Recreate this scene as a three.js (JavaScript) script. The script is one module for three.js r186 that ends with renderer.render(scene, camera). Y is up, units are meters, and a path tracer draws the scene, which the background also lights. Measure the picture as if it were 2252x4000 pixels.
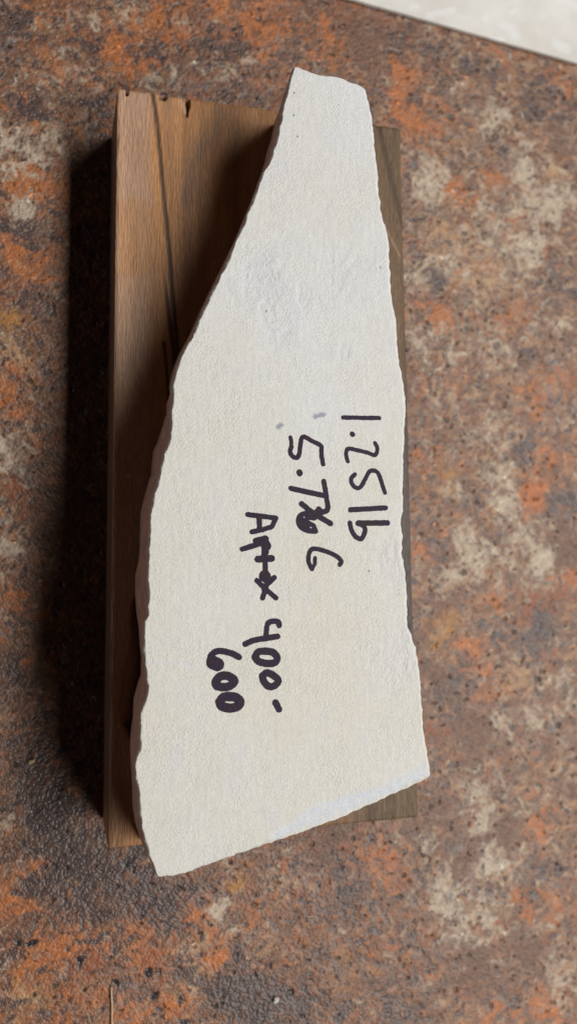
import * as THREE from 'three';
import { RectAreaLightUniformsLib } from 'three/addons/lights/RectAreaLightUniformsLib.js';
import { mergeGeometries, mergeVertices } from 'three/addons/utils/BufferGeometryUtils.js';

// ------------------------------------------------------------------ camera, light, exposure
// metres; y up; x to the right and z towards the bottom of the picture; the table is y = 0
const scene = new THREE.Scene();
const camera = new THREE.PerspectiveCamera(63.058, 576 / 1024, 0.01, 20);
camera.position.set(0, 0.26, 0);
camera.up.set(-0.000000, 0.073663, -0.997283);
camera.lookAt(0.268863, -0.700562, -0.070950);
camera.updateMatrixWorld();
camera.focus = 0.216;
camera.userData.fStop = camera.getFocalLength() / 1000 / 0.0030;

const renderer = new THREE.WebGLRenderer({ antialias: true });
renderer.setSize(576, 1024);
renderer.toneMapping = THREE.LinearToneMapping;
renderer.toneMappingExposure = 1.0;
renderer.shadowMap.enabled = true;
RectAreaLightUniformsLib.init();

scene.background = new THREE.Color(0.0052, 0.0047, 0.0045);      // the dim room
function panel(name, color, intensity, w, h, from, to) {
  const l = new THREE.RectAreaLight(color, intensity, w, h);
  l.name = name; l.position.set(...from); l.lookAt(...to); scene.add(l);
}
// a long, narrow bright opening high on the right, parallel to the plank
panel('strip_light', new THREE.Color(1.0, 0.985, 0.95), 12.0, 1.92, 0.22, [0.61, 1.1, 0.2], [0.06, 0.03, 0.2]);
// the paler lower part of the same opening
panel('lower_strip_light', new THREE.Color(1.0, 0.985, 0.95), 3.4, 1.92, 0.32, [0.83, 0.95, 0.2], [0.06, 0.03, 0.2]);
// added fill panel, low on the left, lifting the shaded sides
panel('fill_light', new THREE.Color(1.0, 0.89, 0.87), 1.9, 1.4, 0.16, [-1.2, 0.12, 0.0], [0.03, 0.03, 0.0]);

// ------------------------------------------------------------------ noise
function rng(seed) { let s = seed >>> 0; return () => { s = (s + 0x6d2b79f5) >>> 0; let t = s; t = Math.imul(t ^ (t >>> 15), t | 1); t ^= t + Math.imul(t ^ (t >>> 7), t | 61); return ((t ^ (t >>> 14)) >>> 0) / 4294967296; }; }
const PERM = new Uint8Array(512), GX = new Float32Array(256), GY = new Float32Array(256);
{ const r = rng(7), p = [...Array(256).keys()];
  for (let i = 255; i > 0; i--) { const j = Math.floor(r() * (i + 1)); [p[i], p[j]] = [p[j], p[i]]; }
  for (let i = 0; i < 512; i++) PERM[i] = p[i & 255];
  for (let i = 0; i < 256; i++) { const a = r() * Math.PI * 2; GX[i] = Math.cos(a); GY[i] = Math.sin(a); } }
function noise(x, y) {                                             // gradient noise, about -1..1
  const xi = Math.floor(x), yi = Math.floor(y), fx = x - xi, fy = y - yi, X = xi & 255, Y = yi & 255;
  const u = fx * fx * fx * (fx * (fx * 6 - 15) + 10), v = fy * fy * fy * (fy * (fy * 6 - 15) + 10);
  const a = PERM[PERM[X] + Y], b = PERM[PERM[X + 1] + Y], c = PERM[PERM[X] + Y + 1], d = PERM[PERM[X + 1] + Y + 1];
  const n0 = GX[a] * fx + GY[a] * fy, n1 = GX[b] * (fx - 1) + GY[b] * fy, n2 = GX[c] * fx + GY[c] * (fy - 1), n3 = GX[d] * (fx - 1) + GY[d] * (fy - 1);
  return 1.45 * (n0 + u * (n1 - n0) + v * (n2 - n0 + u * (n0 - n1 - n2 + n3)));
}
function fbm(x, y, oct, gain = 0.5) { let s = 0, a = 1, t = 0; for (let o = 0; o < oct; o++) { s += a * noise(x + o * 17.3, y - o * 9.1); t += a; a *= gain; x *= 2.03; y *= 2.03; } return s / t * 1.35; }
function cell(x, y) {                                              // distance to the nearest scattered point, and its own random number
  const xi = Math.floor(x), yi = Math.floor(y); let best = 9, id = 0;
  for (let j = -1; j <= 1; j++) for (let i = -1; i <= 1; i++) {
    const h = PERM[PERM[(xi + i) & 255] + ((yi + j) & 255)], dx = xi + i + 0.5 + 0.42 * GX[h] - x, dy = yi + j + 0.5 + 0.42 * GY[h] - y, d = dx * dx + dy * dy;
    if (d < best) { best = d; id = h; }
  }
  return [Math.sqrt(best), id / 255];
}
const hyp = (a, b) => Math.sqrt(a * a + b * b);
const clamp = (x, a = 0, b = 1) => Math.min(b, Math.max(a, x)), step = (a, b, x) => { const t = clamp((x - a) / (b - a)); return t * t * (3 - 2 * t); };
const lin = (c) => c.map((v) => Math.pow(v / 255, 2.2)), enc = (v) => 255 * Math.pow(clamp(v), 1 / 2.2);
function texture(data, w, h, srgb, wrap = THREE.MirroredRepeatWrapping) {
  const t = new THREE.DataTexture(data, w, h, THREE.RGBAFormat, THREE.UnsignedByteType);
  t.colorSpace = srgb ? THREE.SRGBColorSpace : THREE.NoColorSpace;
  t.wrapS = t.wrapT = wrap; t.magFilter = THREE.LinearFilter; t.minFilter = THREE.LinearMipmapLinearFilter; t.generateMipmaps = true; t.needsUpdate = true;
  return t;
}
// fills a colour map, a height map and a roughness map from f(x, z, out) in millimetres, out = [r, g, b (linear), height 0..1, roughness]
function maps(x0, z0, wide, deep, w, h, f) {
  const col = new Uint8Array(w * h * 4), hgt = new Uint8Array(w * h * 4), rgh = new Uint8Array(w * h * 4), o = [0, 0, 0, 0, 0];
  for (let j = 0; j < h; j++) for (let i = 0; i < w; i++) {
    f(x0 + (i + 0.5) / w * wide, z0 + (j + 0.5) / h * deep, o);
    const k = 4 * (j * w + i);
    col[k] = enc(o[0]); col[k + 1] = enc(o[1]); col[k + 2] = enc(o[2]); col[k + 3] = 255;
    hgt[k] = hgt[k + 1] = hgt[k + 2] = 255 * clamp(o[3]); hgt[k + 3] = 255;
    rgh[k] = rgh[k + 1] = rgh[k + 2] = 255 * clamp(o[4]); rgh[k + 3] = 255;
  }
  return { map: texture(col, w, h, true), bumpMap: texture(hgt, w, h, false), roughnessMap: texture(rgh, w, h, false) };
}
function mesh(name, geometry, material, parent) {
  const m = new THREE.Mesh(geometry, material); m.name = name; m.castShadow = m.receiveShadow = true; parent.add(m); return m;
}
function tag(o, label, category) { o.userData = { ...o.userData, label, category }; return o; }
function geometry(pos, uv, idx) {
  const g = new THREE.BufferGeometry();
  g.setAttribute('position', new THREE.Float32BufferAttribute(pos, 3)); g.setAttribute('uv', new THREE.Float32BufferAttribute(uv, 2)); g.setIndex(idx); g.computeVertexNormals();
  return g;
}
const pairs = (a) => { const o = []; for (let i = 0; i < a.length; i += 2) o.push([a[i], a[i + 1]]); return o; };
function segDist(x, y, ax, ay, bx, by) { const dx = bx - ax, dy = by - ay, t = clamp(((x - ax) * dx + (y - ay) * dy) / (dx * dx + dy * dy || 1e-9)); return hyp(x - ax - t * dx, y - ay - t * dy); }
function pathDist(x, y, p) { let d = 1e9; for (let i = 1; i < p.length; i++) d = Math.min(d, segDist(x, y, p[i - 1][0], p[i - 1][1], p[i][0], p[i][1])); return d; }

// ------------------------------------------------------------------ the rusty tabletop
// kinds of patch: B brown, O orange, D dark purplish grey, P pale grey, T tan, S slate, R red rust, C ochre, K black scale
const KIND = 'BODPTSRCK';
const RUST = [[114, 83, 66], [180, 108, 60], [86, 71, 68], [192, 174, 153], [182, 144, 108], [124, 121, 124], [142, 82, 52], [168, 118, 62], [44, 40, 42]].map((c) => lin(c).map((v) => v * 0.95));
const BIAS = [0.44, 0.13, 0.33, 0.02, 0.08, 0.0, 0.1, -0.04, -0.28], WAVE = [8, 6.5, 6, 6, 5.5, 5, 7, 8, 3], GAIN = [0.55, 0.75, 0.8, 0.85, 0.75, 0.8, 0.7, 0.65, 0.8];
// where the larger stains lie: kind, x mm, z mm, radius mm, strength; the last dark ones also paint in a wider shadow
const STAINS_AND_SHADE = `P -11.6 -118.8 8.5 0.7; P -3.4 -135.0 5.5 0.6; P 4.3 -155.3 7.5 0.7; P -14.0 -133.6 5.5 0.9; P 1.3 -136.8 4.3 0.7; P 23.6 -181.8 6.4 0.8
P 40.9 -179.6 3.6 0.8; P 31.6 -157.3 5.8 0.7; P 11.1 -175.0 2.0 1.0; P 36.8 -163.1 1.6 1.4; P 53.3 -165.1 7.9 0.5; P 61.4 -170.5 4.0 0.7
S 42.6 -158.2 6.5 0.6; K 34.8 -155.7 1.5 1.3; K 45.3 -165.3 2.1 0.7; O 23.4 -162.7 8.9 0.7; O 26.1 -177.2 7.7 0.6; O 12.3 -169.6 5.1 0.7
O 37.7 -181.1 9.1 0.7; O 53.6 -187.2 7.9 0.7; O 65.7 -179.5 8.0 0.8; O 72.7 -187.7 8.1 0.6; O 19.7 -166.8 5.1 0.6; O 1.3 -158.8 3.7 0.7
O -5.9 -177.1 6.2 0.4; D 48.1 -173.9 4.6 0.9; D 58.1 -176.9 5.3 0.9; D 10.4 -168.7 4.4 0.9; D 23.5 -168.7 3.8 0.9; D 32.4 -170.1 5.8 0.7
D -4.6 -142.5 4.9 0.7; D 13.4 -148.8 5.0 0.6; D 55.9 -162.8 5.3 0.6; D -9.3 -146.9 4.9 0.5; C -6.4 -159.5 4.9 0.8; D -12.9 -170.7 7.4 0.6
S -14.1 -162.9 7.4 0.5; B 76.9 -185.5 6.8 0.5; B 102.3 -184.2 9.7 0.7; R 95.6 -191.5 8.3 0.7; O 91.2 -178.6 8.2 0.7; O 86.9 -187.2 6.8 0.6
R 110.3 -189.6 5.6 0.5; D 116.2 -186.1 5.6 0.6; O 118.8 -176.4 8.4 0.6; O 126.1 -154.0 9.8 0.8; O 117.1 -167.3 8.4 0.8; D 129.8 -180.9 5.0 0.7
D 142.3 -180.5 4.3 0.9; D 151.8 -179.7 4.3 0.8; O 157.0 -188.1 7.3 0.6; D 175.6 -178.0 6.6 0.9; R 169.4 -171.6 7.3 0.6; D 169.1 -167.6 5.9 1.0
D 182.6 -165.8 7.4 0.7; P 149.3 -161.4 7.2 0.6; O 178.4 -183.6 7.4 0.5; P 154.3 -161.6 5.8 0.5; O 183.0 -175.1 5.9 0.6; O 115.3 -156.9 7.0 0.5
D 121.6 -164.3 2.5 0.9; P 127.0 -139.6 8.4 1.0; P 128.2 -133.9 6.3 0.7; P 121.9 -129.0 4.9 0.6; P 163.7 -146.1 7.2 0.9; P 166.9 -130.4 10.1 0.9
P 159.8 -112.2 10.0 0.9; P 178.4 -135.7 8.8 0.8; P 168.5 -115.9 7.2 0.6; P 128.3 -108.9 8.3 0.8; P 118.8 -101.7 6.9 0.8; P 134.1 -75.4 5.5 0.8
P 150.8 -78.2 7.0 0.8; P 120.3 -79.4 6.9 0.8; P 177.5 -87.1 4.3 0.9; P 129.0 -63.5 6.9 0.6; P 147.9 -122.9 8.5 0.6; P 140.7 -99.1 8.4 0.5
T 132.1 -115.6 12.6 0.6; T 148.7 -102.6 11.3 0.6; O 137.2 -134.0 7.1 0.9; O 151.9 -138.9 5.7 0.8; O 129.0 -89.3 6.9 1.1; R 171.8 -114.9 3.5 1.5
T 176.8 -145.2 2.6 2.0; O 164.7 -60.5 8.5 0.9; O 156.2 -88.5 7.1 0.8; O 159.1 -124.0 4.3 0.7; O 137.8 -103.2 5.6 0.5; D 129.4 -100.3 3.9 1.1
D 161.8 -75.2 4.3 0.8; D 155.5 -150.8 4.0 0.9; S 173.3 -72.2 3.4 1.0; S 174.1 -60.6 3.7 1.0; S 170.4 -51.8 4.3 0.7; O 179.4 -68.1 5.8 0.7
O 134.8 -64.7 6.2 0.6; R 122.9 -114.8 3.3 0.9; D 176.2 -104.7 8.7 0.7; D 121.3 -109.0 2.2 0.8; P 153.2 -20.7 5.6 1.1; P 151.0 -31.6 7.0 0.9
P 133.5 -26.0 3.0 1.0; P 162.9 -7.5 7.7 1.0; P 166.6 0.2 5.6 1.2; P 140.1 -5.6 6.2 1.0; P 132.5 0.6 6.1 0.9; P 122.1 4.7 4.7 0.8
P 134.3 -12.0 5.5 0.8; P 146.5 53.2 5.4 0.9; P 161.4 54.2 5.5 0.9; P 173.4 42.5 6.3 0.8; P 152.2 -0.8 8.3 0.5; P 149.5 -46.9 8.4 0.5
O 120.7 -35.4 6.1 0.8; C 131.1 -31.0 6.2 1.0; O 163.6 -23.5 6.3 0.9; O 174.2 3.2 5.6 1.0; C 126.4 20.5 9.4 1.1; O 136.7 28.7 8.1 0.9
O 147.2 10.6 5.5 0.9; R 159.3 15.0 6.9 1.1; R 170.5 12.1 7.0 0.9; R 121.0 54.5 5.3 1.1; O 162.8 -27.4 7.0 0.8; D 164.2 18.8 6.3 1.2
D 159.0 -37.2 3.9 1.1; D 174.0 -23.2 8.5 1.0; B 174.7 -6.1 8.5 1.0; D 131.0 40.1 6.7 0.9; D 124.5 -8.1 5.4 0.6; D 146.2 24.3 3.8 1.1
D 160.2 27.0 6.9 0.9; D 162.0 -44.4 3.5 1.0; C 127.1 -20.3 9.5 0.6; O 128.3 -12.1 6.8 0.5; D 137.8 -23.0 4.8 0.6; O 172.9 -37.4 8.5 0.7
O 119.2 -4.1 5.4 0.7; B 136.2 55.3 9.4 0.6; D 120.5 43.7 5.3 0.6; S 171.4 59.1 4.2 0.7; T 153.6 37.6 8.2 0.5; B 123.7 34.7 8.0 0.5
O 144.3 39.8 6.8 0.6; P 140.3 84.2 6.7 1.0; P 143.4 98.3 7.4 1.0; P 129.9 103.9 10.6 0.6; P 124.5 114.1 7.9 0.7; P 128.4 124.8 6.6 0.7
P 118.1 90.4 4.6 0.9; P 153.9 84.2 4.1 0.9; P 135.4 74.6 5.4 0.8; P 165.8 140.3 7.5 1.0; P 139.6 118.3 8.0 0.8; P 121.1 107.1 6.5 0.5
P 70.5 92.8 6.2 0.6; O 160.6 88.9 6.8 1.0; O 154.0 113.9 6.1 0.9; O 89.1 88.6 5.1 0.9; C 91.5 125.9 7.6 0.9; O 160.1 148.6 8.1 1.0
O 103.2 119.5 6.4 0.5; O 165.4 117.7 6.8 0.8; O 105.2 97.6 6.5 0.6; B 146.0 90.1 6.7 1.1; B 130.9 98.2 5.3 1.1; D 162.1 105.0 5.4 1.0
B 133.9 131.9 7.9 1.1; D 90.0 104.2 7.6 0.8; D 74.7 135.5 7.4 0.9; B 122.0 81.6 7.9 0.6; S 128.4 92.5 2.4 1.0; S 125.4 108.5 2.6 1.2
D 154.9 111.8 4.7 1.0; R 118.6 119.4 3.3 0.9; R 127.9 119.4 3.3 1.0; R 141.0 121.1 4.0 1.0; B 154.1 130.6 8.1 0.9; D 146.0 142.3 8.0 0.6
R 131.5 137.6 7.9 0.5; O 139.8 149.0 6.6 0.7; D 88.3 90.8 5.1 0.7; O 101.9 92.3 6.4 0.6; B 84.4 86.7 7.6 0.8; D 107.3 141.5 7.7 0.5
S 113.4 125.0 2.6 0.6; D 12.6 89.5 17.6 0.9; D 2.3 86.1 8.1 0.7; D 27.7 98.2 8.3 0.7; D 33.6 102.4 7.2 0.6; D 0.1 72.2 8.2 0.6
B 18.3 95.9 7.1 0.3; K 21.9 86.0 2.6 1.3; O 24.1 108.1 8.3 1.0; R 26.9 113.7 6.5 0.9; O -10.9 92.9 5.7 1.0; O 2.9 107.0 8.1 0.8
R 10.2 114.2 7.0 0.8; O -4.3 112.1 8.0 0.7; O 42.0 106.4 6.0 0.7; O 48.0 116.6 4.2 1.1; O 46.7 119.3 3.0 0.9; C -8.1 118.2 6.3 1.1
T -8.1 119.3 4.6 1.0; T 41.9 114.0 7.2 0.8; T 38.1 126.2 6.0 0.7; O 33.3 128.9 5.9 0.7; O 21.6 130.5 7.0 0.6; O 6.8 125.9 6.9 0.6
D 54.0 125.6 8.5 1.0; D 62.0 134.5 6.7 1.2; D 49.0 132.5 6.0 0.8; D 39.4 120.6 3.0 1.0; S 42.1 98.8 6.1 0.5; S 19.3 122.2 4.1 1.0
K 26.7 118.2 1.5 2.6; K 28.3 125.8 1.5 2.8; K -9.6 103.6 1.0 2.4; K -6.7 104.9 1.3 2.2; K -5.2 104.4 0.9 2.0; K 6.8 112.6 1.4 1.7
K 17.0 121.0 1.1 2.0; K 35.1 127.4 1.1 2.0; K 37.4 134.1 1.2 2.0; K 31.0 118.9 1.1 1.9; K 35.7 132.7 1.0 1.5; K 7.9 121.1 1.0 1.5
K 2.9 118.7 0.9 1.2; C 53.9 96.0 4.2 1.3; P 51.4 91.6 3.4 1.1; P 48.8 103.1 4.9 0.9; P 46.9 102.3 3.6 0.6; S 30.7 94.5 3.6 0.6
O 59.3 108.0 4.9 0.5; P 54.3 110.3 3.7 0.5; T 61.7 116.7 7.4 0.4; D -12.0 107.7 4.6 0.6; O -9.3 -121.4 8.5 0.8; O -2.3 -117.6 7.4 0.8
P -7.6 -128.7 7.3 0.9; P -10.3 -111.5 4.3 1.0; P -4.0 -109.8 5.5 0.8; D -9.2 -106.3 7.3 0.9; O -11.6 -99.4 4.8 0.9; O -5.7 -94.3 6.1 0.8
C -12.6 -77.9 4.3 1.8; T -10.9 -66.3 7.2 1.0; O -11.8 -61.5 2.6 1.3; R -9.2 -85.5 7.2 0.5; D -4.6 -83.3 4.8 0.6; O -13.2 -53.4 4.8 1.1
P -11.5 -39.1 5.3 1.0; P -12.9 -30.9 5.3 1.0; P -13.3 -8.8 5.9 1.0; P -12.4 -14.2 4.7 0.6; R -11.2 -25.6 3.6 1.0; O -11.9 -13.6 2.8 1.1
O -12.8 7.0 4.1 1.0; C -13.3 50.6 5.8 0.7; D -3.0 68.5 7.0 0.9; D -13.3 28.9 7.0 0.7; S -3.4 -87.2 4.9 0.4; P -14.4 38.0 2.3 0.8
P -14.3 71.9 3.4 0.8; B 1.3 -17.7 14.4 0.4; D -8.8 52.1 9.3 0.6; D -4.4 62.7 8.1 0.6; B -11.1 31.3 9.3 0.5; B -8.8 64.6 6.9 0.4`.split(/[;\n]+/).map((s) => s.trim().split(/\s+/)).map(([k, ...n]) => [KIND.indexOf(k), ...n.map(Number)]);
const TX = -40, TZ = -245, TW = 270, TD = 425;
const GW = 271, GH = 426, stainShade = RUST.map(() => new Float32Array(GW * GH));
for (const [k, x, z, r, w] of STAINS_AND_SHADE) {
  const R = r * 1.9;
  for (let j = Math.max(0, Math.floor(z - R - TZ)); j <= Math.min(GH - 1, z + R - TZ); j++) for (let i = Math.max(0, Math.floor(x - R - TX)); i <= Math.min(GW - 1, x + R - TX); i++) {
    const d = hyp(i + TX - x, j + TZ - z) / r; stainShade[k][j * GW + i] += w * Math.exp(-d * d * 1.1);
  }
}
function stainShadeAt(k, x, z) {
  const u = clamp(x - TX, 0, GW - 1.01), v = clamp(z - TZ, 0, GH - 1.01), i = Math.floor(u), j = Math.floor(v), a = u - i, b = v - j, s = stainShade[k], n = j * GW + i;
  return (s[n] * (1 - a) + s[n + 1] * a) * (1 - b) + (s[n + GW] * (1 - a) + s[n + GW + 1] * a) * b;
}
const weight = new Float32Array(9);
function rust(x, z, o) {
  const w1 = fbm(x / 9, z / 9, 2), w2 = fbm(x / 9 + 40, z / 9 + 80, 2), w3 = noise(x / 1.5, z / 1.5), w4 = noise(x / 1.5 + 30, z / 1.5 + 11);
  const X = x + 2.2 * w1 + 0.4 * w3, Z = z + 2.2 * w2 + 0.4 * w4, right = step(95, 150, x), left = 1 - step(60, 120, x) * (1 - step(90, 125, z) * 0.5);
  let total = 0;
  const [da, ia] = cell(X / 3.3 + 9, Z / 3.3), [db, ib] = cell(X / 1.9, Z / 1.9 + 31), [dc, ic] = cell(X / 2.5 + 70, Z / 2.5);
  const spotA = ia > 0.45 ? 1 - step(0.12, 0.2 + 0.3 * ((ia * 9.7) % 1), da) : 0, spotB = ib > 0.5 ? 1 - step(0.1, 0.42, db) : 0, spotC = ic > 0.62 ? 1 - step(0.08, 0.18 + 0.25 * ((ic * 5.3) % 1), dc) : 0;
  const grit = noise(x / 1.05, z / 1.05), grit2 = noise(x / 0.5 + 5, z / 0.5), mid = fbm(x / 2.4 + 9, z / 2.4, 2, 0.6);
  for (let k = 0; k < 9; k++) {
    const u = X / WAVE[k] + k * 31.7, v = Z / WAVE[k] - k * 12.3;
    let s = BIAS[k] + GAIN[k] * (0.44 * noise(u, v) + 0.52 * noise(u * 2.6 + 3, v * 2.6) + 0.15 * noise(u * 6.3, v * 6.3 + 8)) + (k === 8 ? 1.1 : 0.6) * stainShadeAt(k, X, Z);
    if (k === 2) s += 0.4 * spotA; else if (k === 5) s += 0.3 * spotB; else if (k === 3) s += 0.22 * spotC;
    if (k === 1 || k === 6) s += 0.1 * left;
    if (k === 2 || k === 8) s -= 0.12 * grit + 0.08 * grit2 + 0.12 * right; else if (k === 3 || k === 4) s += 0.12 * grit + 0.08 * grit2 + 0.13 * right;  // rust set paler on the right, a sheen put into the colour
    weight[k] = Math.exp(6.8 * s); total += weight[k];
  }
  let r = 0, g = 0, b = 0;
  for (let k = 0; k < 9; k++) { const w = weight[k] / total; r += w * RUST[k][0]; g += w * RUST[k][1]; b += w * RUST[k][2]; }
  const pale = weight[3] / total, dark = (weight[2] + weight[8] * 1.5) / total;
  const [cd, cr] = cell(x / 2.6 + 0.3 * w3, z / 2.6 + 0.3 * w4), size = 0.1 + 0.22 * ((cr * 7.3) % 1), pit = cr > 0.8 ? 1 - step(size * 0.5, size, cd) : 0, crust = cr < 0.12 ? 1 - step(size * 0.5, size, cd) : 0;
  const m = Math.exp(0.11 * grit + 0.17 * grit2 + 0.24 * mid) * (1 - 0.55 * pit) * (1 + 0.8 * crust);
  o[0] = r * m; o[1] = g * m * (1 + 0.1 * crust); o[2] = b * m * (1 + 0.25 * crust);
  o[3] = 0.55 + 0.09 * grit + 0.12 * grit2 + 0.12 * mid - 0.3 * pit + 0.2 * crust - 0.12 * dark + 0.08 * pale;
  o[4] = 0.47 + 0.08 * grit - 0.12 * dark + 0.1 * pale;
}
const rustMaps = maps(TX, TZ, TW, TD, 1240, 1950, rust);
{
  const pos = [], uv = [], idx = [], x0 = -260, x1 = 420, z0 = -420, z1 = 400, nx = 340, nz = 410;
  for (let j = 0; j <= nz; j++) for (let i = 0; i <= nx; i++) {
    const x = x0 + (x1 - x0) * i / nx, z = z0 + (z1 - z0) * j / nz;
    pos.push(x / 1000, (0.22 * fbm(x / 13, z / 13, 3) - 0.3) / 1000, z / 1000); uv.push((x - TX) / TW, (z - TZ) / TD);
  }
  for (let j = 0; j < nz; j++) for (let i = 0; i < nx; i++) { const a = j * (nx + 1) + i, b = a + 1, c = a + nx + 1, d = c + 1; idx.push(a, c, b, b, c, d); }
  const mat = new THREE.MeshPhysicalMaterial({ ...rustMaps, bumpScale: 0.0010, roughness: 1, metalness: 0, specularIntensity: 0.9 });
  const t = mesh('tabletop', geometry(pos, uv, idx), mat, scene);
  t.userData.kind = 'structure'; t.userData.label = 'rusty mottled orange, brown and grey surface under everything';
}

// ------------------------------------------------------------------ the wooden plank
const HB = 0.0273;
const [BTL, BTR, BBR, BBL] = pairs([17.15, -138.32, 103.88, -137.71, 102.92, 73.01, 13.65, 72.55]);
const quad = (u, v) => [0, 1].map((i) => (BTL[i] * (1 - u) + BTR[i] * u) * (1 - v) + (BBL[i] * (1 - u) + BBR[i] * u) * v);
const lineA = pairs([27.08, -137.81, 28.25, -129.08, 29.12, -119.05, 29.96, -107.09, 30.63, -100.21, 31.22, -93.35, 31.92, -83.07, 32.70, -73.37, 33.88, -60.62, 34.82, -46.24]), lineB = pairs([28.97, -94.50, 29.52, -90.35, 30.44, -79.98, 31.31, -72.02, 32.72, -60.56, 33.73, -46.21]), lineC = pairs([29.58, -65.12, 30.10, -59.26, 30.62, -53.41, 31.38, -42.48]);
const lineD = pairs([96.11, -141.66, 97.58, -133.60, 99.82, -123.18, 102.56, -112.00, 104.39, -104.83]), lineE = pairs([47.51, -135.17, 46.15, -130.62, 40.83, -123.74, 38.34, -116.91, 36.97, -107.66]), lineF = pairs([97.60, -105.82, 102.41, -96.52]), lineG = pairs([88.30, 57.61, 88.28, 72.18]);
const hollow = pairs([26.18, -2.99, 21.94, 3.26, 20.18, 6.71, 18.70, 12.23, 19.08, 17.78, 18.65, 20.53, 16.30, 25.85, 15.51, 33.75, 16.36, 40.20, 18.24, 43.80, 23.02, 45.51, 28.68, 32.11, 30.29, 11.22]);
const patch = pairs([16.98, -104.10, 21.26, -104.54, 25.92, -102.76, 26.95, -95.36, 24.00, -86.92, 17.58, -84.92]);
const inside = (p, x, y) => { let c = false; for (let i = 0, j = p.length - 1; i < p.length; j = i++) if ((p[i][1] > y) !== (p[j][1] > y) && x < (p[j][0] - p[i][0]) * (y - p[i][1]) / (p[j][1] - p[i][1]) + p[i][0]) c = !c; return c; };
const chips = [[[19.74, -137.54], 0.42, 1.1, 1.8], [[23.00, -138.00], 0.16, 0.2, 0.8], [[29.95, -137.44], 1.25, 1.05, 1.4], [[37.15, -136.50], 0.62, 2.0, 1.9], [[36.98, -134.54], 0.3, 2.3, 1.7]].map(([p, ...r]) => [...p, ...r]);
function woodDip(x, z) {                                             // millimetres below the plank's flat face
  let d = 0;
  for (const [cx, cz, rx, rz, depth] of chips) {
    const e = hyp((x - cx + 0.12 * noise(x * 1.3, z * 1.3)) / rx, (z - cz + 0.2 * noise(x * 1.3 + 7, z * 1.3)) / rz); d = Math.max(d, depth * (1 - step(0.72, 1.1, e)));
  }
  if (inside(hollow, x, z)) d += 2.2 * step(0, 2.2, pathDist(x, z, [...hollow, hollow[0]])) + 0.5 * (fbm(x / 2, z / 2, 3) + 0.5);
  d += 0.16 * (1 - step(0.1, 0.45, pathDist(x, z, lineA)));
  return d + 0.06 * (fbm(x / 9, z / 40, 3) + 1);
}
const OAK = { pink: lin([182, 146, 120]), ochre: lin([178, 128, 84]), brown: lin([142, 104, 76]), olive: lin([108, 87, 65]), grey: lin([112, 92, 78]), line: lin([58, 44, 38]), slate: lin([80, 76, 78]) };
const mix = (a, b, t) => a.map((v, i) => v + (b[i] - v) * t);
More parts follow.
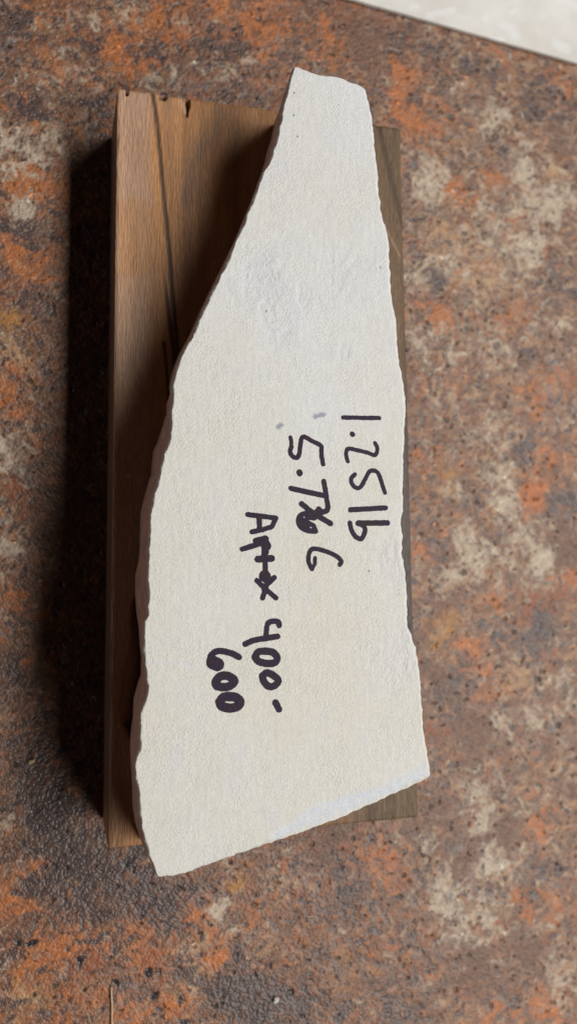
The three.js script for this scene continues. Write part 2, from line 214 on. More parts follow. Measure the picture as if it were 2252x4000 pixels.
function wood(x, z, o) {
  const down = clamp((z - BTL[1]) / (BBL[1] - BTL[1])), edge = BTL[0] + (BBL[0] - BTL[0]) * down, uAt = (x - edge) / (BTR[0] + (BBR[0] - BTR[0]) * down - edge), wob = 2.4 * noise(x / 30, z / 90) + 0.7 * noise(x / 6, z / 40);
  const X = x + wob, bands = fbm(X / 4.2, z / 160, 3, 0.6), fibre = fbm(x / 0.42, z / 7, 3, 0.7), pore = fbm(x / 0.22, z / 2.6, 2);
  const left = 1 - step(0.05, 0.16, uAt + 0.03 * bands), lower = step(30, 70, z);
  let c = mix(OAK.brown, OAK.ochre, clamp(0.5 + 0.75 * bands + 0.35 * (1 - lower)));
  c = mix(c, OAK.pink, clamp(0.85 * left * (1 - 0.7 * step(50, 62, z)) + 0.35 * noise(x / 7, z / 25)));
  if (uAt < 0.22) c = mix(c, OAK.ochre, 0.6 * (1 - step(0, 3.5, (inside(patch, x, z) ? 0 : pathDist(x, z, patch)) + 1.5 * bands + 0.6 * fibre)));
  c = mix(c, OAK.olive, step(0.5, 0.85, uAt));
  const sl = step(-70, -45, z + 3 * bands) * step(0.9, 0.96, uAt) * (1 - step(25, 35, z)); c = mix(c, OAK.slate, 0.75 * sl);
  const d1 = Math.min(pathDist(x, z, lineA) - 0.3, pathDist(x, z, lineB) - 0.4 + 0.9 * (1 - step(-92, -70, z)), pathDist(x, z, lineC) - 0.2) + 0.16 * fibre;
  c = mix(c, OAK.line, 0.85 * (1 - step(-0.1, 0.75, d1)));
  c = mix(c, OAK.grey, 0.5 * (1 - step(0, 4.5, pathDist(x, z, lineE) + 1.2 * fibre)));
  const d2 = Math.min(pathDist(x, z, lineD) - 0.3, pathDist(x, z, lineG) - 0.8) + 0.3 * fibre; c = mix(c, OAK.line, 0.55 * (1 - step(0, 1.1, d2)));
  c = mix(c, OAK.pink, 0.5 * (1 - step(0, 0.5, pathDist(x, z, lineF))));
  if (z > 40) { const rim = Math.abs(pathDist(x, z, [...hollow, hollow[0]])) ; c = mix(c, OAK.pink, 0.7 * (1 - step(0.1, 1.6 + fibre * 0.5, rim))); if (inside(hollow, x, z)) c = mix(c, OAK.line, 0.6 * step(0.6, 1.8, rim)); }
  const fl = pathDist(x, z, [[FLECK[0], FLECK[1]], [FLECK[0] + 0.05, FLECK[1]]]); c = mix(c, OAK.pink.map((v) => v * 1.4), 0.9 * (1 - step(0.45, 0.75, fl)));
  c = mix(c, OAK.pink.map((v) => v * 1.25), 0.7 * (1 - step(0.2, 0.9, pathDist(x, z, SPLIT))));
  for (const [cx, cz, rx, rz] of chips) c = mix(c, OAK.line, 0.75 * (1 - step(0.6, 1.0, hyp((x - cx) / rx, (z - cz) / rz))));
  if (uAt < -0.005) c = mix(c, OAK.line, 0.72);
  c = mix(c, OAK.ochre, 0.5 * (1 - step(0.1, 0.14, uAt)) * step(62, 70, z));
  const streak = step(0.55, 0.8, uAt) * (z > 30 ? 1 : 0.4) * noise(x / 1.6, z / 60 + 9);
  const m = Math.exp(0.27 * fibre + 0.22 * pore + 0.18 * bands + 0.45 * streak);
  o[0] = c[0] * m; o[1] = c[1] * m; o[2] = c[2] * m; o[3] = 0.5 + 0.28 * fibre + 0.16 * pore; o[4] = 0.5 - 0.06 * fibre;
}
const SPLIT = pairs([35.14, -137.23, 35.72, -135.76, 36.30, -133.98]);
const FLECK = [19.35, -27.33];
const WX = 5, WZ = -148, WW = 110, WD = 232;
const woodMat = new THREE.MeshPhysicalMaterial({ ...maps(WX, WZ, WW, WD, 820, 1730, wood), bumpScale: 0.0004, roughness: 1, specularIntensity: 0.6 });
{
  const root = new THREE.Group(); root.name = 'wooden_plank'; root.position.set(0.0594, 0, -0.0327); scene.add(root);
  tag(root, 'thick brown wooden plank lying on the rusty surface under the pale stone', 'plank');
  const us = [], vs = [], R = 1.3, NX = 280;
  for (let i = 0; i <= NX; i++) us.push(i / NX);
  for (let z = 0; z < 9; z += 0.28) vs.push(z / 210.7); for (let z = 9; z < 206; z += 0.9) vs.push(z / 210.7); for (let z = 206; z < 210.6; z += 0.3) vs.push(z / 210.7); vs.push(1);
  const pos = [], uv = [], idx = [], round = (d) => d >= R ? 0 : R - Math.sqrt(R * R - (R - d) * (R - d));
  const put = (x, y, z, u, v) => { pos.push((x - 59.4) / 1000, y / 1000, (z + 32.7) / 1000); uv.push((u - WX) / WW, (v - WZ) / WD); return pos.length / 3 - 1; };
  const top = vs.map((v) => us.map((u) => {
    let [x, z] = quad(u, v); const dx = Math.min(u, 1 - u) * 88, dz = Math.min(v, 1 - v) * 210.7;
    const wear = 0.2 + 0.8 * fbm(x / 4, z / 7, 3);
    return put(x, HB * 1000 - woodDip(x, z) - round(dx + 0.35 - 0.3 * wear) * 0.8 - round(dz + 0.4 - 0.3 * wear) * 0.8, z, x, z);
  }));
  for (let j = 0; j + 1 < top.length; j++) for (let i = 0; i < NX; i++) { const a = top[j][i], b = top[j][i + 1], c = top[j + 1][i], d = top[j + 1][i + 1]; idx.push(a, c, b, b, c, d); }
  function side(rim, out, uvOf) {                                    // a wall from the rim of the face down to the table
    const rings = [0, 0.12, 0.35, 0.7, 0.94, 1].map((t, k) => rim.map((n) => {
      const x = pos[3 * n] * 1000 + 59.4, y = pos[3 * n + 1] * 1000, z = pos[3 * n + 2] * 1000 - 32.7, w = k ? 0.1 * noise(x / 4 + z / 4, y + k) - (k === 5 ? 0.7 : 0) : 0, yy = y * (1 - t) - 0.25 * t;
      return put(x + out[0] * w, yy, z + out[1] * w, ...uvOf(x, yy, z));
    }));
    for (let k = 0; k < 5; k++) for (let i = 0; i + 1 < rim.length; i++) { const a = rings[k][i], b = rings[k][i + 1], c = rings[k + 1][i], d = rings[k + 1][i + 1]; idx.push(a, b, c, b, d, c); }
  }
  const L = top.map((r) => r[0]), Rr = top.map((r) => r[NX]), T = top[0], Bt = top[top.length - 1];
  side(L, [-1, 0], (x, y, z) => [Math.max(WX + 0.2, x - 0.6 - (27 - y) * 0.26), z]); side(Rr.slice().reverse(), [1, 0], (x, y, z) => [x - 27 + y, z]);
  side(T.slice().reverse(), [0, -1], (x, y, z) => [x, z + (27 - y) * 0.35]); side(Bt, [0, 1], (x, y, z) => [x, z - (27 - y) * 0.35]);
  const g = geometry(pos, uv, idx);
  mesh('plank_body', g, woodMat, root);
}

// ------------------------------------------------------------------ the stone slab
const HS = 0.0560;
const rimIn = pairs([61.03, -133.99, 62.25, -134.38, 63.38, -133.98, 65.09, -133.52, 66.59, -132.88, 67.95, -132.58, 69.77, -132.92, 70.86, -133.08, 72.90, -133.16, 75.24, -132.63, 77.06, -132.10, 79.27, -131.69, 80.97, -131.13, 81.40, -130.75, 81.95, -128.94, 82.75, -125.71, 83.25, -122.07, 83.58, -118.13, 83.88, -113.10, 84.43, -106.47, 84.48, -102.88, 84.99, -99.99, 85.04, -96.78, 86.40, -92.19, 87.09, -87.97, 87.10, -83.27, 87.41, -79.03, 87.28, -77.18, 87.38, -72.94, 88.47, -67.30, 88.56, -63.08, 88.88, -56.70, 89.71, -52.47, 90.50, -46.85, 90.54, -43.43, 89.92, -35.71, 89.39, -28.24, 89.02, -21.30, 88.83, -15.48, 88.00, -12.28, 88.62, -8.61, 88.26, -4.40, 88.80, -0.74, 89.24, 3.99, 89.27, 7.63, 89.17, 12.94, 89.11, 14.61, 89.93, 16.52, 90.59, 18.62, 91.53, 21.20, 91.81, 23.69, 92.14, 27.04, 92.38, 30.78, 92.49, 33.85, 92.79, 37.98, 92.73, 42.08, 93.28, 45.22, 93.79, 49.35, 94.27, 52.48, 94.36, 53.93, 93.98, 54.56, 90.60, 55.65, 84.65, 57.54, 78.80, 59.46, 75.91, 60.28, 70.54, 62.07, 65.74, 63.25, 62.55, 64.00, 56.25, 65.61, 50.52, 66.82, 44.81, 67.99, 42.19, 68.44, 41.04, 68.93, 38.44, 69.31, 36.36, 70.05, 33.23, 70.54, 31.49, 71.19, 28.10, 71.58, 26.75, 71.96, 25.42, 71.63, 23.60, 71.78, 22.93, 71.29, 22.59, 69.77, 22.11, 68.54, 21.11, 66.36, 20.46, 63.80, 19.82, 61.49, 19.36, 58.48, 19.01, 56.78, 18.73, 53.96, 19.04, 52.21, 18.64, 49.91, 18.17, 48.20, 18.18, 46.88, 17.95, 44.89, 18.44, 43.08, 19.24, 41.52, 19.15, 37.12, 19.42, 33.16, 20.16, 30.97, 21.09, 28.78, 21.23, 26.84, 20.93, 25.91, 20.71, 22.55, 20.25, 19.66, 20.14, 17.39, 20.47, 14.28, 20.36, 11.95, 21.17, 10.25, 21.32, 7.43, 21.65, 4.53, 21.31, 0.81, 21.58, -2.66, 21.67, -6.33, 21.95, -10.51, 22.23, -14.70, 22.82, -18.10, 23.72, -21.50, 24.44, -24.61, 25.15, -27.73, 25.61, -29.45, 26.32, -31.19, 27.16, -33.25, 27.57, -36.40, 27.40, -38.70, 27.55, -40.44, 28.02, -43.29, 27.79, -46.18, 28.46, -49.12, 29.25, -51.75, 30.44, -54.74, 31.56, -56.89, 33.07, -59.26, 33.81, -61.41, 34.75, -63.83, 36.23, -66.90, 38.12, -71.08, 39.82, -74.54, 41.32, -77.54, 43.60, -82.43, 44.51, -85.01, 45.56, -87.28, 47.31, -91.18, 47.53, -92.30, 48.88, -95.37, 49.74, -97.86, 51.11, -101.59, 51.97, -103.82, 53.75, -106.45, 54.72, -110.18, 55.83, -113.38, 56.29, -115.82, 57.05, -118.72, 57.52, -121.46, 58.43, -124.61, 59.20, -127.62, 59.89, -130.55, 60.58, -132.85]), foot = pairs([68.69, -151.20, 67.62, -149.75, 66.72, -148.89, 65.81, -147.39, 65.37, -145.32, 65.21, -141.53, 64.42, -137.75, 63.32, -134.10, 62.21, -129.99, 61.86, -128.28, 60.61, -124.65, 59.84, -121.41, 58.76, -117.83, 56.88, -112.77, 55.57, -108.81, 52.76, -102.33, 49.58, -94.73, 46.23, -87.96, 42.60, -80.64, 40.30, -75.89, 37.64, -69.66, 36.73, -67.22, 33.90, -62.40, 32.41, -58.63, 31.51, -55.65, 30.90, -52.40, 31.17, -50.43, 30.13, -47.47, 30.04, -44.85, 29.15, -41.91, 27.46, -36.65, 26.37, -34.39, 25.99, -31.43, 25.68, -27.91, 24.23, -23.10, 23.36, -19.89, 22.71, -16.69, 22.55, -13.50, 22.36, -7.21, 21.99, -3.76, 21.13, 0.22, 21.03, 5.05, 21.34, 9.95, 21.93, 14.22, 22.18, 19.09, 22.56, 22.92, 22.39, 27.13, 21.48, 29.98, 20.49, 33.43, 20.26, 38.21, 19.68, 41.99, 19.38, 46.06, 19.62, 51.44, 19.86, 57.15, 20.03, 62.22, 20.62, 66.31, 21.55, 69.56, 22.27, 72.46, 22.72, 76.20, 24.35, 77.98, 25.57, 79.53]);
const footX = (z) => { for (let i = 1; i < foot.length; i++) if (foot[i][1] >= z) { const a = foot[i - 1], b = foot[i], t = clamp((z - a[1]) / (b[1] - a[1] || 1e-6)); return a[0] + (b[0] - a[0]) * t; } return foot[foot.length - 1][0]; };
const area = rimIn.reduce((s, p, i) => { const q = rimIn[(i + 1) % rimIn.length]; return s + p[0] * q[1] - q[0] * p[1]; }, 0) / 2;
function resample(p, d) {                                            // closed outline with points about every d millimetres
  const out = [];
  p.forEach((a, i) => { const b = p[(i + 1) % p.length], n = Math.max(1, Math.round(hyp(b[0] - a[0], b[1] - a[1]) / d)); for (let k = 0; k < n; k++) out.push([a[0] + (b[0] - a[0]) * k / n, a[1] + (b[1] - a[1]) * k / n]); });
  return out;
}
let rim = resample(rimIn, 0.55);
{ const s = rim.map((p, i) => { const a = rim[(i + rim.length - 1) % rim.length], b = rim[(i + 1) % rim.length]; return [(a[0] + 2 * p[0] + b[0]) / 4, (a[1] + 2 * p[1] + b[1]) / 4]; }); rim = s; }
const N = rim.length;
const nrm = rim.map((p, i) => { let nx = 0, nz = 0; for (let k = 1; k <= 4; k++) { const a = rim[(i + N - k) % N], b = rim[(i + k) % N]; nx += b[1] - a[1]; nz -= b[0] - a[0]; } const l = hyp(nx, nz) * Math.sign(area); return [nx / l, nz / l]; });
rim = rim.map((p, i) => { const j = 0.1 * fbm(i * 0.55, 3.1, 2) + 0.12 - 0.42 * Math.pow(Math.abs(noise(i * 0.16, 8)), 0.7); return [p[0] + nrm[i][0] * j, p[1] + nrm[i][1] * j]; });
// the outlines, from the face down: face edge, rim, three courses of broken side, underside
const tip = rimIn[0][1], end = foot[foot.length - 1][1];
const leftSide = rim.map((p, i) => nrm[i][0] < -0.12 && p[1] > tip && p[1] < end + 0.5 ? step(-0.12, -0.4, nrm[i][0]) : 0);
for (let pass = 0; pass < 6; pass++) { const s = leftSide.map((v, i) => (leftSide[(i + N - 1) % N] + 2 * v + leftSide[(i + 1) % N]) / 4); s.forEach((v, i) => { leftSide[i] = v; }); }
const under = rim.map((p, i) => {
  const inn = -1.6 - 1.2 * noise(i * 0.03, 5), q = [p[0] + nrm[i][0] * inn, p[1] + nrm[i][1] * inn];
  // on the left the flank is the broken outer skin whose foot spreads or tucks under
  const f = [footX(p[1]), p[1]]; return [q[0] + (f[0] - q[0]) * leftSide[i], q[1] + (f[1] - q[1]) * leftSide[i]];
});
const wornWide = pairs([43.38, 67.90, 93.52, 54.29]), wornAt = [0, 1.8, 3.9, 4.5, 4.2, 3.7, 3.0, 2.2, 1.0];   // the ground-off strip along the lower edge
const bev = rim.map((p, i) => {
  const q = (p[0] - wornWide[0][0]) / (wornWide[1][0] - wornWide[0][0]), k = clamp(q) * 7.99, n = Math.floor(k), w = nrm[i][1] > 0.4 && q > 0 && q < 1 ? wornAt[n] + (wornAt[n + 1] - wornAt[n]) * (k - n) : 0;
  return Math.max(w, Math.max(0.3, 0.5 + 0.45 * step(0.2, 0.8, nrm[i][0]) + 0.5 * fbm(i * 0.12, 1, 2)));
});
for (let pass = 0; pass < 3; pass++) { const t = bev.map((v, i) => (bev[(i + N - 1) % N] + 2 * v + bev[(i + 1) % N]) / 4); t.forEach((v, i) => { bev[i] = v; }); }
const faceEdge = rim.map((p, i) => [p[0] - nrm[i][0] * bev[i], p[1] - nrm[i][1] * bev[i]]);

const SX = 15, SZ = -142, SW = 92, SD = 222;
const worn = pairs([45.93, 68.17, 47.23, 67.09, 51.83, 63.27, 59.15, 59.03, 67.26, 56.64, 75.54, 55.15, 83.29, 53.56, 88.34, 51.71, 92.03, 49.07, 93.30, 50.15, 93.66, 54.44, 78.20, 59.53, 55.71, 65.51]), wornSkip = pairs([88.94, 55.34, 92.64, 52.39, 94.14, 51.20, 94.70, 55.83]);
const inkStain = [pairs([64.63, -39.80, 67.02, -40.55]), pairs([54.76, -36.85, 55.65, -37.40])], specks = pairs([52.28, -66.86, 60.94, -126.50, 60.67, -120.34, 84.10, -80.96, 49.69, 1.79, 61.61, -114.63, 78.49, 0.29]);
const crest = pairs([68.18, -89.38, 67.51, -82.04, 66.34, -77.11]), crease = pairs([20.32, 20.91, 28.91, 21.62, 32.65, 22.73]);
const pocks = [[[51.07, -74.58], 9], [[62.70, -71.36], 4], [[55.60, -62.09], 6], [[72.95, -57.63], 2.2], [[50.44, -77.23], 6], [[84.99, -1.60], 7], [[74.22, -79.12], 8], [[86.40, 22.41], 9]].map(([p, r]) => [...p, r]);
function stone(x, z, o) {
  const big = fbm(x / 26, z / 40, 3), med = fbm(x / 8 + 5, z / 11, 3), grain = fbm(x / 0.42, z / 0.62, 2, 0.8), coarse = fbm(x / 1.3, z / 2.6, 2);
  const warm = clamp(0.2 + 0.45 * big + 0.6 * step(-100, 20, z));
  let c = mix(lin([223, 223, 223]), lin([219, 215, 204]), warm);
  c = mix(c, lin([208, 206, 214]), 0.5 * clamp(med * 1.2 - 0.15));
  let rough = 1, hollowed = 0;
  for (const [px, pz, r] of pocks) { const d = hyp(x - px, (z - pz) * 0.8) / r + 0.4 * med; const k = 1 - step(0.3, 1.1, d); hollowed += k * 0.5 * (0.7 + 0.8 * fbm(x / 2, z / 3.2, 3)); c = mix(c, lin([212, 212, 218]), 0.28 * k); }
  let m = Math.exp(0.11 * grain + 0.05 * coarse + 0.03 * med);
  const inW = inside(worn, x, z) ? 1 : 0;
  if (z > 30) { const e = pathDist(x, z, [...worn, worn[0]]), k = inW ? step(0.2, 1.3, e + 1.1 * fbm(x / 1.2 + z / 3, z / 1.6, 3)) : 0; c = mix(c, lin([211, 215, 224]), k * clamp(0.72 + 0.5 * fbm(x / 2.2 + z / 5, z / 1.2, 3), 0.2, 0.95)); if (k) { rough = 1 - 0.25 * k; m *= 1 - 0.12 * k * step(0.5, 0.8, fbm(x / 0.5 + z / 2, z / 1.1, 2)); } }
  for (const p of inkStain) c = mix(c, lin([136, 136, 158]), 0.75 * (1 - step(0.2, 0.95, pathDist(x, z, p) + 0.3 * grain)));
  for (const [px, pz] of specks) c = mix(c, lin([90, 88, 86]), 0.75 * (1 - step(0.1, 0.34, hyp(x - px, (z - pz) * 0.7) + 0.08 * grain)));
  c = mix(c, lin([214, 216, 228]), 0.45 * (1 - step(0.1, 0.5, pathDist(x, z, crease) + 0.15 * grain)));
  m *= 0.96; o[0] = c[0] * m; o[1] = c[1] * m; o[2] = c[2] * m;
  const amp = clamp(0.62 + 0.55 * fbm(x / 9 + 60, z / 16, 2), 0.2, 1.2), ripple = noise(x / 1.1 + 0.4 * noise(z / 6, x / 6), z / 9);
  o[3] = 0.55 + rough * amp * (0.2 * grain + 0.05 * coarse) + 0.05 * rough * ripple + 0.09 * med - 0.75 * hollowed - 0.1 * (1 - step(0, 0.8, pathDist(x, z, crest)));
  o[4] = 0.8 - 0.1 * inW;
}
const stoneMaps = maps(SX, SZ, SW, SD, 740, 1780, stone);
const faceMat = new THREE.MeshPhysicalMaterial({ ...stoneMaps, bumpScale: 0.00054, roughness: 1, specularIntensity: 0.5 });
function flank(u, v, o) {                                            // the weathered skin of the broken sides, u along, v down, millimetres
  const a = fbm(u / 5, v / 4, 4, 0.6), g = fbm(u / 0.7, v / 0.7, 3, 0.65), c = mix(lin([196, 160, 148]), lin([206, 178, 160]), clamp(0.5 + 0.8 * a));
  const m = Math.exp(0.16 * g + 0.2 * a); o[0] = c[0] * m; o[1] = c[1] * m; o[2] = c[2] * m; o[3] = 0.5 + 0.25 * g + 0.2 * a; o[4] = 0.85;
}
const flankMat = new THREE.MeshPhysicalMaterial({ ...maps(0, 0, 100, 50, 800, 400, flank), bumpScale: 0.0005, roughness: 1, specularIntensity: 0.4 });
const slab = new THREE.Group(); slab.name = 'stone_slab'; slab.position.set(0.06, HB, -0.0327); scene.add(slab);
tag(slab, 'pale cream flat stone with broken edges and black handwritten numbers, lying on the wooden plank', 'stone');
const OX = 60, OZ = -32.7;
{
  const pos = [], uv = [], idx = [], put = (x, y, z) => { pos.push((x - OX) / 1000, y / 1000 - HB, (z - OZ) / 1000); uv.push((x - SX) / SW, (z - SZ) / SD); };
  faceEdge.forEach((p) => put(p[0], HS * 1000, p[1]));
  const flat = faceEdge.map((p) => new THREE.Vector2(p[0], p[1]));
  for (const t of THREE.ShapeUtils.triangulateShape(flat, [])) idx.push(...(area > 0 ? [t[0], t[2], t[1]] : t));
  const level = [0.25, 0.62, 1.0], drop = [0.1, 0.42, 1.0];
  const base0 = 0;
  level.forEach((l, k) => rim.forEach((p, i) => { const a = faceEdge[i]; put(a[0] + (p[0] - a[0]) * l, HS * 1000 - drop[k], a[1] + (p[1] - a[1]) * l); }));
  for (let k = 0; k < 3; k++) for (let i = 0; i < N; i++) { const j = (i + 1) % N, a = base0 + k * N + i, b = base0 + k * N + j, c = a + N, d = b + N; idx.push(...(area > 0 ? [a, b, c, b, d, c] : [a, c, b, b, c, d])); }
  mesh('top_face', geometry(pos, uv, idx), faceMat, slab);
}
{
  const pos = [], uv = [], idx = []; let run = 0;
  const rows = 9, topY = HS * 1000 - 1.0, botY = HB * 1000 + 0.02;
  for (let k = 0; k <= rows; k++) {
    const t = k / rows; run = 0;
    for (let i = 0; i <= N; i++) {
      const n = i % N, a = rim[n], b = under[n];
      const bulge = leftSide[n] * 0 + Math.sin(Math.PI * t) * (0.7 * fbm(i * 0.045, t * 3.2 + 4, 4, 0.6) - 0.25) * (1 - 0.4 * leftSide[n]);
      const s = step(0, 1, t) * 0.35 + t * 0.65;
      pos.push((a[0] + (b[0] - a[0]) * s + nrm[n][0] * bulge - OX) / 1000, (topY + (botY - topY) * t) / 1000 - HB, (a[1] + (b[1] - a[1]) * s + nrm[n][1] * bulge - OZ) / 1000);
      uv.push(run / 100, t * 24 / 50); run += 0.55;
    }
  }
  for (let k = 0; k < rows; k++) for (let i = 0; i < N; i++) { const a = k * (N + 1) + i, b = a + 1, c = a + N + 1, d = c + 1; idx.push(...(area > 0 ? [a, b, c, b, d, c] : [a, c, b, b, c, d])); }
  const lastRow = rows * (N + 1);
  for (const t of THREE.ShapeUtils.triangulateShape(under.map((p) => new THREE.Vector2(p[0], p[1])), [])) idx.push(...t.map((q) => lastRow + q));
  mesh('broken_side', geometry(pos, uv, idx), flankMat, slab).userData.label = 'rough brownish broken side of the stone';
}

// ------------------------------------------------------------------ the handwriting: felt pen strokes, half width mm then points
const INK = {
  one_point_two_five_pounds: [
    [0.53, [72.40, -39.84, 82.50, -40.01]],
    [0.64, [74.80, -35.51, 74.89, -35.43]],
    [0.51, [81.12, -33.31, 81.70, -32.07, 81.52, -30.73, 80.79, -30.09, 78.92, -30.68, 76.13, -31.29, 73.81, -31.68, 73.14, -31.01, 72.98, -29.90, 73.40, -28.28]],
    [0.53, [75.26, -24.87, 74.30, -23.98, 74.27, -22.66, 75.17, -21.57, 76.32, -21.36, 77.28, -22.25, 78.27, -24.02, 79.49, -25.81, 81.14, -25.83, 82.05, -24.73, 82.70, -22.74, 83.53, -20.17]],
    [0.64, [73.85, -15.64, 83.60, -16.18]],
    [0.68, [83.95, -12.20, 75.84, -12.14]],
    [0.60, [75.84, -12.14, 77.44, -11.26, 77.64, -9.95, 76.66, -8.12, 75.05, -8.65, 73.94, -10.40, 73.53, -12.24]]],
  five_point_seven_with_scribble_six: [
    [0.47, [58.02, -34.26, 58.26, -32.88, 58.10, -31.58]],
    [0.55, [58.24, -31.80, 57.85, -30.49, 58.50, -29.33, 59.61, -29.01, 60.31, -30.10, 60.57, -32.06, 61.30, -34.47, 63.76, -33.44, 66.14, -32.27, 66.20, -30.87, 66.30, -29.34, 66.62, -27.47]],
    [0.77, [60.20, -25.21, 60.29, -25.03]],
    [0.64, [57.84, -21.13, 61.22, -20.38, 67.29, -19.20]],
    [0.64, [66.70, -23.02, 67.09, -20.41, 67.48, -17.81, 67.67, -16.29]],
    [0.64, [67.67, -16.29, 67.42, -15.42, 66.05, -14.99, 65.17, -15.85]],
    [0.68, [60.61, -17.18, 62.46, -15.63, 65.12, -13.91, 68.25, -12.08]],
    [0.64, [65.26, -15.85, 63.78, -14.56, 61.09, -14.56, 59.81, -13.49, 60.04, -11.56, 61.89, -10.39, 64.22, -10.12]],
    [0.55, [64.22, -10.12, 63.71, -11.54, 62.16, -12.41, 61.05, -13.05]],
    [1.02, [62.42, -14.13, 63.77, -13.91]],
    [0.94, [61.04, -12.20, 61.69, -11.42]],
    [0.55, [70.49, -1.43, 70.97, -2.28, 69.86, -3.51, 67.62, -4.62, 64.92, -5.51, 63.13, -5.53, 62.29, -4.26, 62.16, -2.34, 63.01, -0.53]],
    [0.47, [63.01, -0.53, 63.76, -1.67, 63.88, -3.29]]],
  approx_four_hundred_dash: [
    [0.60, [46.50, -14.44, 50.48, -13.93, 53.75, -13.50]],
    [0.60, [53.75, -13.50, 52.70, -11.38, 50.42, -10.63, 47.46, -10.05]],
    [0.64, [49.39, -13.72, 49.46, -10.55]],
    [0.64, [44.94, -5.75, 49.49, -7.09]],
    [0.73, [48.42, -7.81, 51.03, -8.34]],
    [1.20, [50.87, -6.94, 51.13, -6.52]],
    [0.90, [50.81, -8.21, 50.84, -5.05]],
    [0.77, [50.75, -5.05, 50.64, -3.78]],
    [0.81, [48.90, -3.18, 52.46, -3.34]],
    [0.64, [50.73, -3.78, 50.77, 1.06]],
    [1.41, [50.60, 1.05, 50.68, 1.14]],
    [0.60, [53.02, 1.52, 51.03, 3.37, 49.93, 6.52]],
    [0.60, [48.54, 2.14, 50.58, 4.20, 53.36, 6.58]],
    [0.60, [51.03, 3.16, 50.36, 4.40]],
    [0.64, [54.10, 13.51, 53.81, 12.54, 51.94, 12.48, 51.16, 12.99, 50.83, 14.23, 50.57, 16.38]],
    [0.68, [45.28, 17.73, 47.34, 16.91, 53.61, 16.21]],
    [0.85, [47.78, 21.06, 48.58, 19.86, 50.51, 19.70, 52.45, 20.20, 53.42, 21.61, 52.62, 22.70, 50.67, 22.77, 48.75, 22.22, 47.70, 21.06]],
    [0.85, [49.63, 25.86, 50.63, 25.08, 52.34, 25.83, 53.61, 27.14, 52.51, 28.41, 51.00, 28.40, 49.86, 27.11, 49.54, 25.77]],
    [0.77, [52.77, 32.55, 53.65, 34.25]]],
  six_hundred: [
    [0.73, [43.66, 20.87, 41.77, 19.84, 38.64, 19.17, 36.96, 19.91, 36.32, 21.43]],
    [1.54, [37.14, 21.87, 38.30, 22.42]],
    [0.98, [37.82, 26.58, 38.76, 25.41, 40.64, 25.30, 42.43, 26.54, 41.44, 27.71, 39.64, 28.02, 38.10, 27.61, 37.74, 26.57]],
    [1.07, [38.80, 31.50, 39.73, 30.42, 42.45, 30.58, 43.78, 31.80, 43.05, 32.85, 41.15, 33.14, 39.28, 32.54, 38.71, 31.49]]]
};
const inkMat = new THREE.MeshPhysicalMaterial({ ...maps(SX, SZ, SW, SD, 500, 1200, (x, z, o) => {
  const a = fbm(x / 1.6, z / 1.6, 3), g = fbm(x / 0.5, z / 0.75, 3, 0.7), c = mix(lin([38, 29, 50]), lin([52, 31, 34]), step(-0.1, 0.7, a)), m = Math.exp(0.3 * g);
  o[0] = c[0] * m; o[1] = c[1] * m; o[2] = c[2] * m; o[3] = 0.5 + 0.2 * g; o[4] = 0.62;
}), bumpScale: 0.0003, roughness: 1, specularIntensity: 0.5 });
function written(strokes) {                                          // the outline of a group of strokes, filled (marching squares)
  let x0 = 1e9, x1 = -1e9, z0 = 1e9, z1 = -1e9;
  const S = strokes.map(([r, p]) => { const q = pairs(p); return [r, q.length < 5 ? q : new THREE.SplineCurve(q.map((v) => new THREE.Vector2(...v))).getPoints(q.length * 4).map((v) => [v.x, v.y])]; });
  for (const [r, p] of S) for (const [x, z] of p) { x0 = Math.min(x0, x - r - 0.4); x1 = Math.max(x1, x + r + 0.4); z0 = Math.min(z0, z - r - 0.4); z1 = Math.max(z1, z + r + 0.4); }
  const C = 0.14, nx = Math.ceil((x1 - x0) / C), nz = Math.ceil((z1 - z0) / C), F = new Float32Array((nx + 1) * (nz + 1));
  for (let j = 0; j <= nz; j++) for (let i = 0; i <= nx; i++) {
    const x = x0 + i * C, z = z0 + j * C, jit = 0.075 * fbm(x / 0.55, z / 0.55, 2) + 0.05 * noise(x / 2.2, z / 2.2); let d = 1e9;
    for (const [r, p] of S) d = Math.min(d, pathDist(x, z, p) - r * 1.06 - 0.03);
    F[j * (nx + 1) + i] = d + jit;
  }
  const pos = [], uv = [], idx = [], seen = new Map();
  const put = (key, x, z) => { let n = seen.get(key); if (n === undefined) { n = pos.length / 3; seen.set(key, n); pos.push((x - OX) / 1000, HS - HB + 0.00003, (z - OZ) / 1000); uv.push((x - SX) / SW, (z - SZ) / SD); } return n; };
  for (let j = 0; j < nz; j++) for (let i = 0; i < nx; i++) {
    const q = [[i, j], [i, j + 1], [i + 1, j + 1], [i + 1, j]], v = q.map(([a, b]) => F[b * (nx + 1) + a]), poly = [];
    if (v.every((d) => d > 0)) continue;
    for (let k = 0; k < 4; k++) {
      const [a, b] = q[k], [c, d] = q[(k + 1) % 4], va = v[k], vb = v[(k + 1) % 4];
      if (va <= 0) poly.push(put(a + ',' + b, x0 + a * C, z0 + b * C));
      if ((va <= 0) !== (vb <= 0)) { const t = va / (va - vb), key = [a, b, c, d]; const lo = a < c || (a === c && b < d) ? key : [c, d, a, b]; poly.push(put('e' + lo.join(','), x0 + (a + (c - a) * t) * C, z0 + (b + (d - b) * t) * C)); }
    }
    for (let k = 1; k + 1 < poly.length; k++) idx.push(poly[0], poly[k], poly[k + 1]);
  }
  return geometry(pos, uv, idx);
}
const READS = { one_point_two_five_pounds: 'handwriting reading 1.25 lb near the right edge', five_point_seven_with_scribble_six: 'handwriting with 5.7, a scribbled-over mark and a 6', approx_four_hundred_dash: 'handwriting reading Approx 400-', six_hundred: 'handwriting reading 600, leftmost on the stone' };
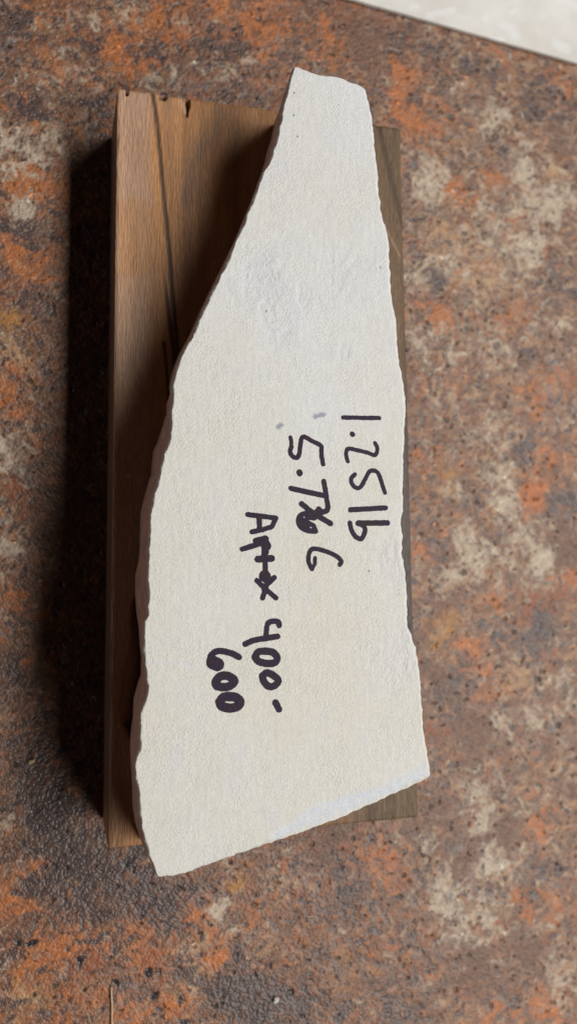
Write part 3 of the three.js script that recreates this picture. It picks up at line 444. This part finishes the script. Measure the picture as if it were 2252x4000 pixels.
for (const k in INK) mesh('handwriting', written(INK[k]), inkMat, slab).userData.label = READS[k];

// ------------------------------------------------------------------ pale sheet in the upper right corner
{
  const [A, Bq] = pairs([97.22, -197.73, 188.78, -187.74]), dx = Bq[0] - A[0], dz = Bq[1] - A[1], l = hyp(dx, dz), d = [dx / l, dz / l], n = [d[1], -d[0]];
  const at = (s, t) => [A[0] + d[0] * s + n[0] * t, A[1] + d[1] * s + n[1] * t];
  const shape = new THREE.Shape(); const edge = [];
  for (let s = -45; s <= 235; s += 1.4) edge.push(at(s, 0.12 * fbm(s / 6, 2, 3)));
  [...edge, at(235, 150), at(-45, 150)].forEach((p, i) => i ? shape.lineTo(p[0] / 1000, -p[1] / 1000) : shape.moveTo(p[0] / 1000, -p[1] / 1000));
  const g = new THREE.ExtrudeGeometry(shape, { depth: 0.0009, bevelEnabled: true, bevelThickness: 0.0003, bevelSize: 0.0003, bevelSegments: 2, steps: 1 });
  g.rotateX(-Math.PI / 2);
  const p = g.attributes.position, uv = new Float32Array(p.count * 2);
  for (let i = 0; i < p.count; i++) { uv[2 * i] = (p.getX(i) * 1000 + 20) / 260; uv[2 * i + 1] = (p.getZ(i) * 1000 + 330) / 300; }
  g.setAttribute('uv', new THREE.BufferAttribute(uv, 2)); g.translate(0, 0.0003, 0);
  const smears = [[[128.06, -196.16, 131.10, -197.44, 137.22, -199.62], 1.2], [[180.95, -212.02, 187.47, -210.11], 2], [[157.75, -197.18, 160.87, -196.21, 161.82, -193.90], 2], [[150.56, -199.91, 149.98, -198.35], 1], [[178.97, -193.64, 183.28, -192.31], 1.4], [[121.19, -197.87, 123.18, -198.59], 1], [[151.20, -190.26, 156.46, -191.58], 1], [[160.61, -202.58, 163.33, -204.22], 0.8]].map(([q, r]) => [pairs(q), r]);
  const m = maps(-20, -330, 260, 300, 1024, 1180, (x, z, o) => {
    const a = fbm(x / 22 + z / 60, z / 18, 4), b = fbm(x / 5, z / 5, 3), f = fbm(x / 0.9, z / 0.9, 2);
    let c = mix(lin([212, 207, 200]), lin([228, 225, 220]), clamp(0.5 + 0.9 * a));
    for (const [q, r] of smears) c = mix(c, lin([240, 242, 244]), 0.45 * (1 - step(0.1, 1.8, pathDist(x, z, q) / r + 1.1 * b + 0.6 * a)));
    const k = Math.exp(0.04 * b + 0.025 * f); o[0] = c[0] * k; o[1] = c[1] * k; o[2] = c[2] * k; o[3] = 0.5 + 0.2 * b + 0.1 * f; o[4] = 0.55 + 0.1 * b;
  });
  const s = mesh('pale_sheet', g, new THREE.MeshPhysicalMaterial({ ...m, bumpScale: 0.0002, roughness: 1, specularIntensity: 0.5 }), scene);
  tag(s, 'pale grey sheet with whitish scuffs lying across the upper right corner', 'sheet');
}

// ------------------------------------------------------------------ crumbs on the rusty surface
{
  const [a, b] = pairs([15.96, 120.63, 16.03, 135.67]), r = rng(5), pts = [];
  for (let i = 0; i <= 10; i++) pts.push(new THREE.Vector3((a[0] + (b[0] - a[0]) * i / 10 + 0.12 * (r() - 0.5)) / 1000, 0.0004 + 0.0002 * r(), (a[1] + (b[1] - a[1]) * i / 10) / 1000));
  const c = new THREE.CatmullRomCurve3(pts), g = new THREE.TubeGeometry(c, 60, 0.00022, 7, false);
  const s = mesh('straw', g, new THREE.MeshStandardMaterial({ color: new THREE.Color(0.62, 0.48, 0.3), roughness: 0.6 }), scene);
  tag(s, 'thin pale straw lying on the rusty surface at the bottom edge', 'straw');
}
function crumb(name, label, category, [x, z], size, color, turn, seed) {
  const g = mergeVertices(new THREE.IcosahedronGeometry(1, 3).deleteAttribute('normal').deleteAttribute('uv')), p = g.attributes.position;
  for (let i = 0; i < p.count; i++) { const v = new THREE.Vector3().fromBufferAttribute(p, i), k = 1 + 0.35 * fbm(v.x * 1.3 + seed, v.y * 1.3 + v.z * 1.7, 3); p.setXYZ(i, v.x * size[0] * k / 1000, Math.max(-0.5, v.y) * size[1] * k / 1000, v.z * size[2] * k / 1000); }
  g.computeVertexNormals();
  const m = mesh(name, g, new THREE.MeshStandardMaterial({ color: new THREE.Color(...color), roughness: 0.75, flatShading: true }), scene);
  m.position.set(x / 1000, 0.5 * size[1] / 1000, z / 1000); m.rotation.y = turn; tag(m, label, category);
}
crumb('wood_chip', 'small tan wood chip on the rusty surface in the dark left of the plank', 'chip', [-6.49, 53.95], [1.05, 0.5, 0.6], [0.62, 0.44, 0.26], 0.5, 2);
crumb('stone_crumb', 'small whitish stone crumb on the dark rusty surface near the bottom middle', 'crumb', [65.56, 132.05], [1.0, 0.7, 0.75], [0.7, 0.66, 0.6], 0.9, 8);

scene.updateMatrixWorld(true);
renderer.render(scene, camera);
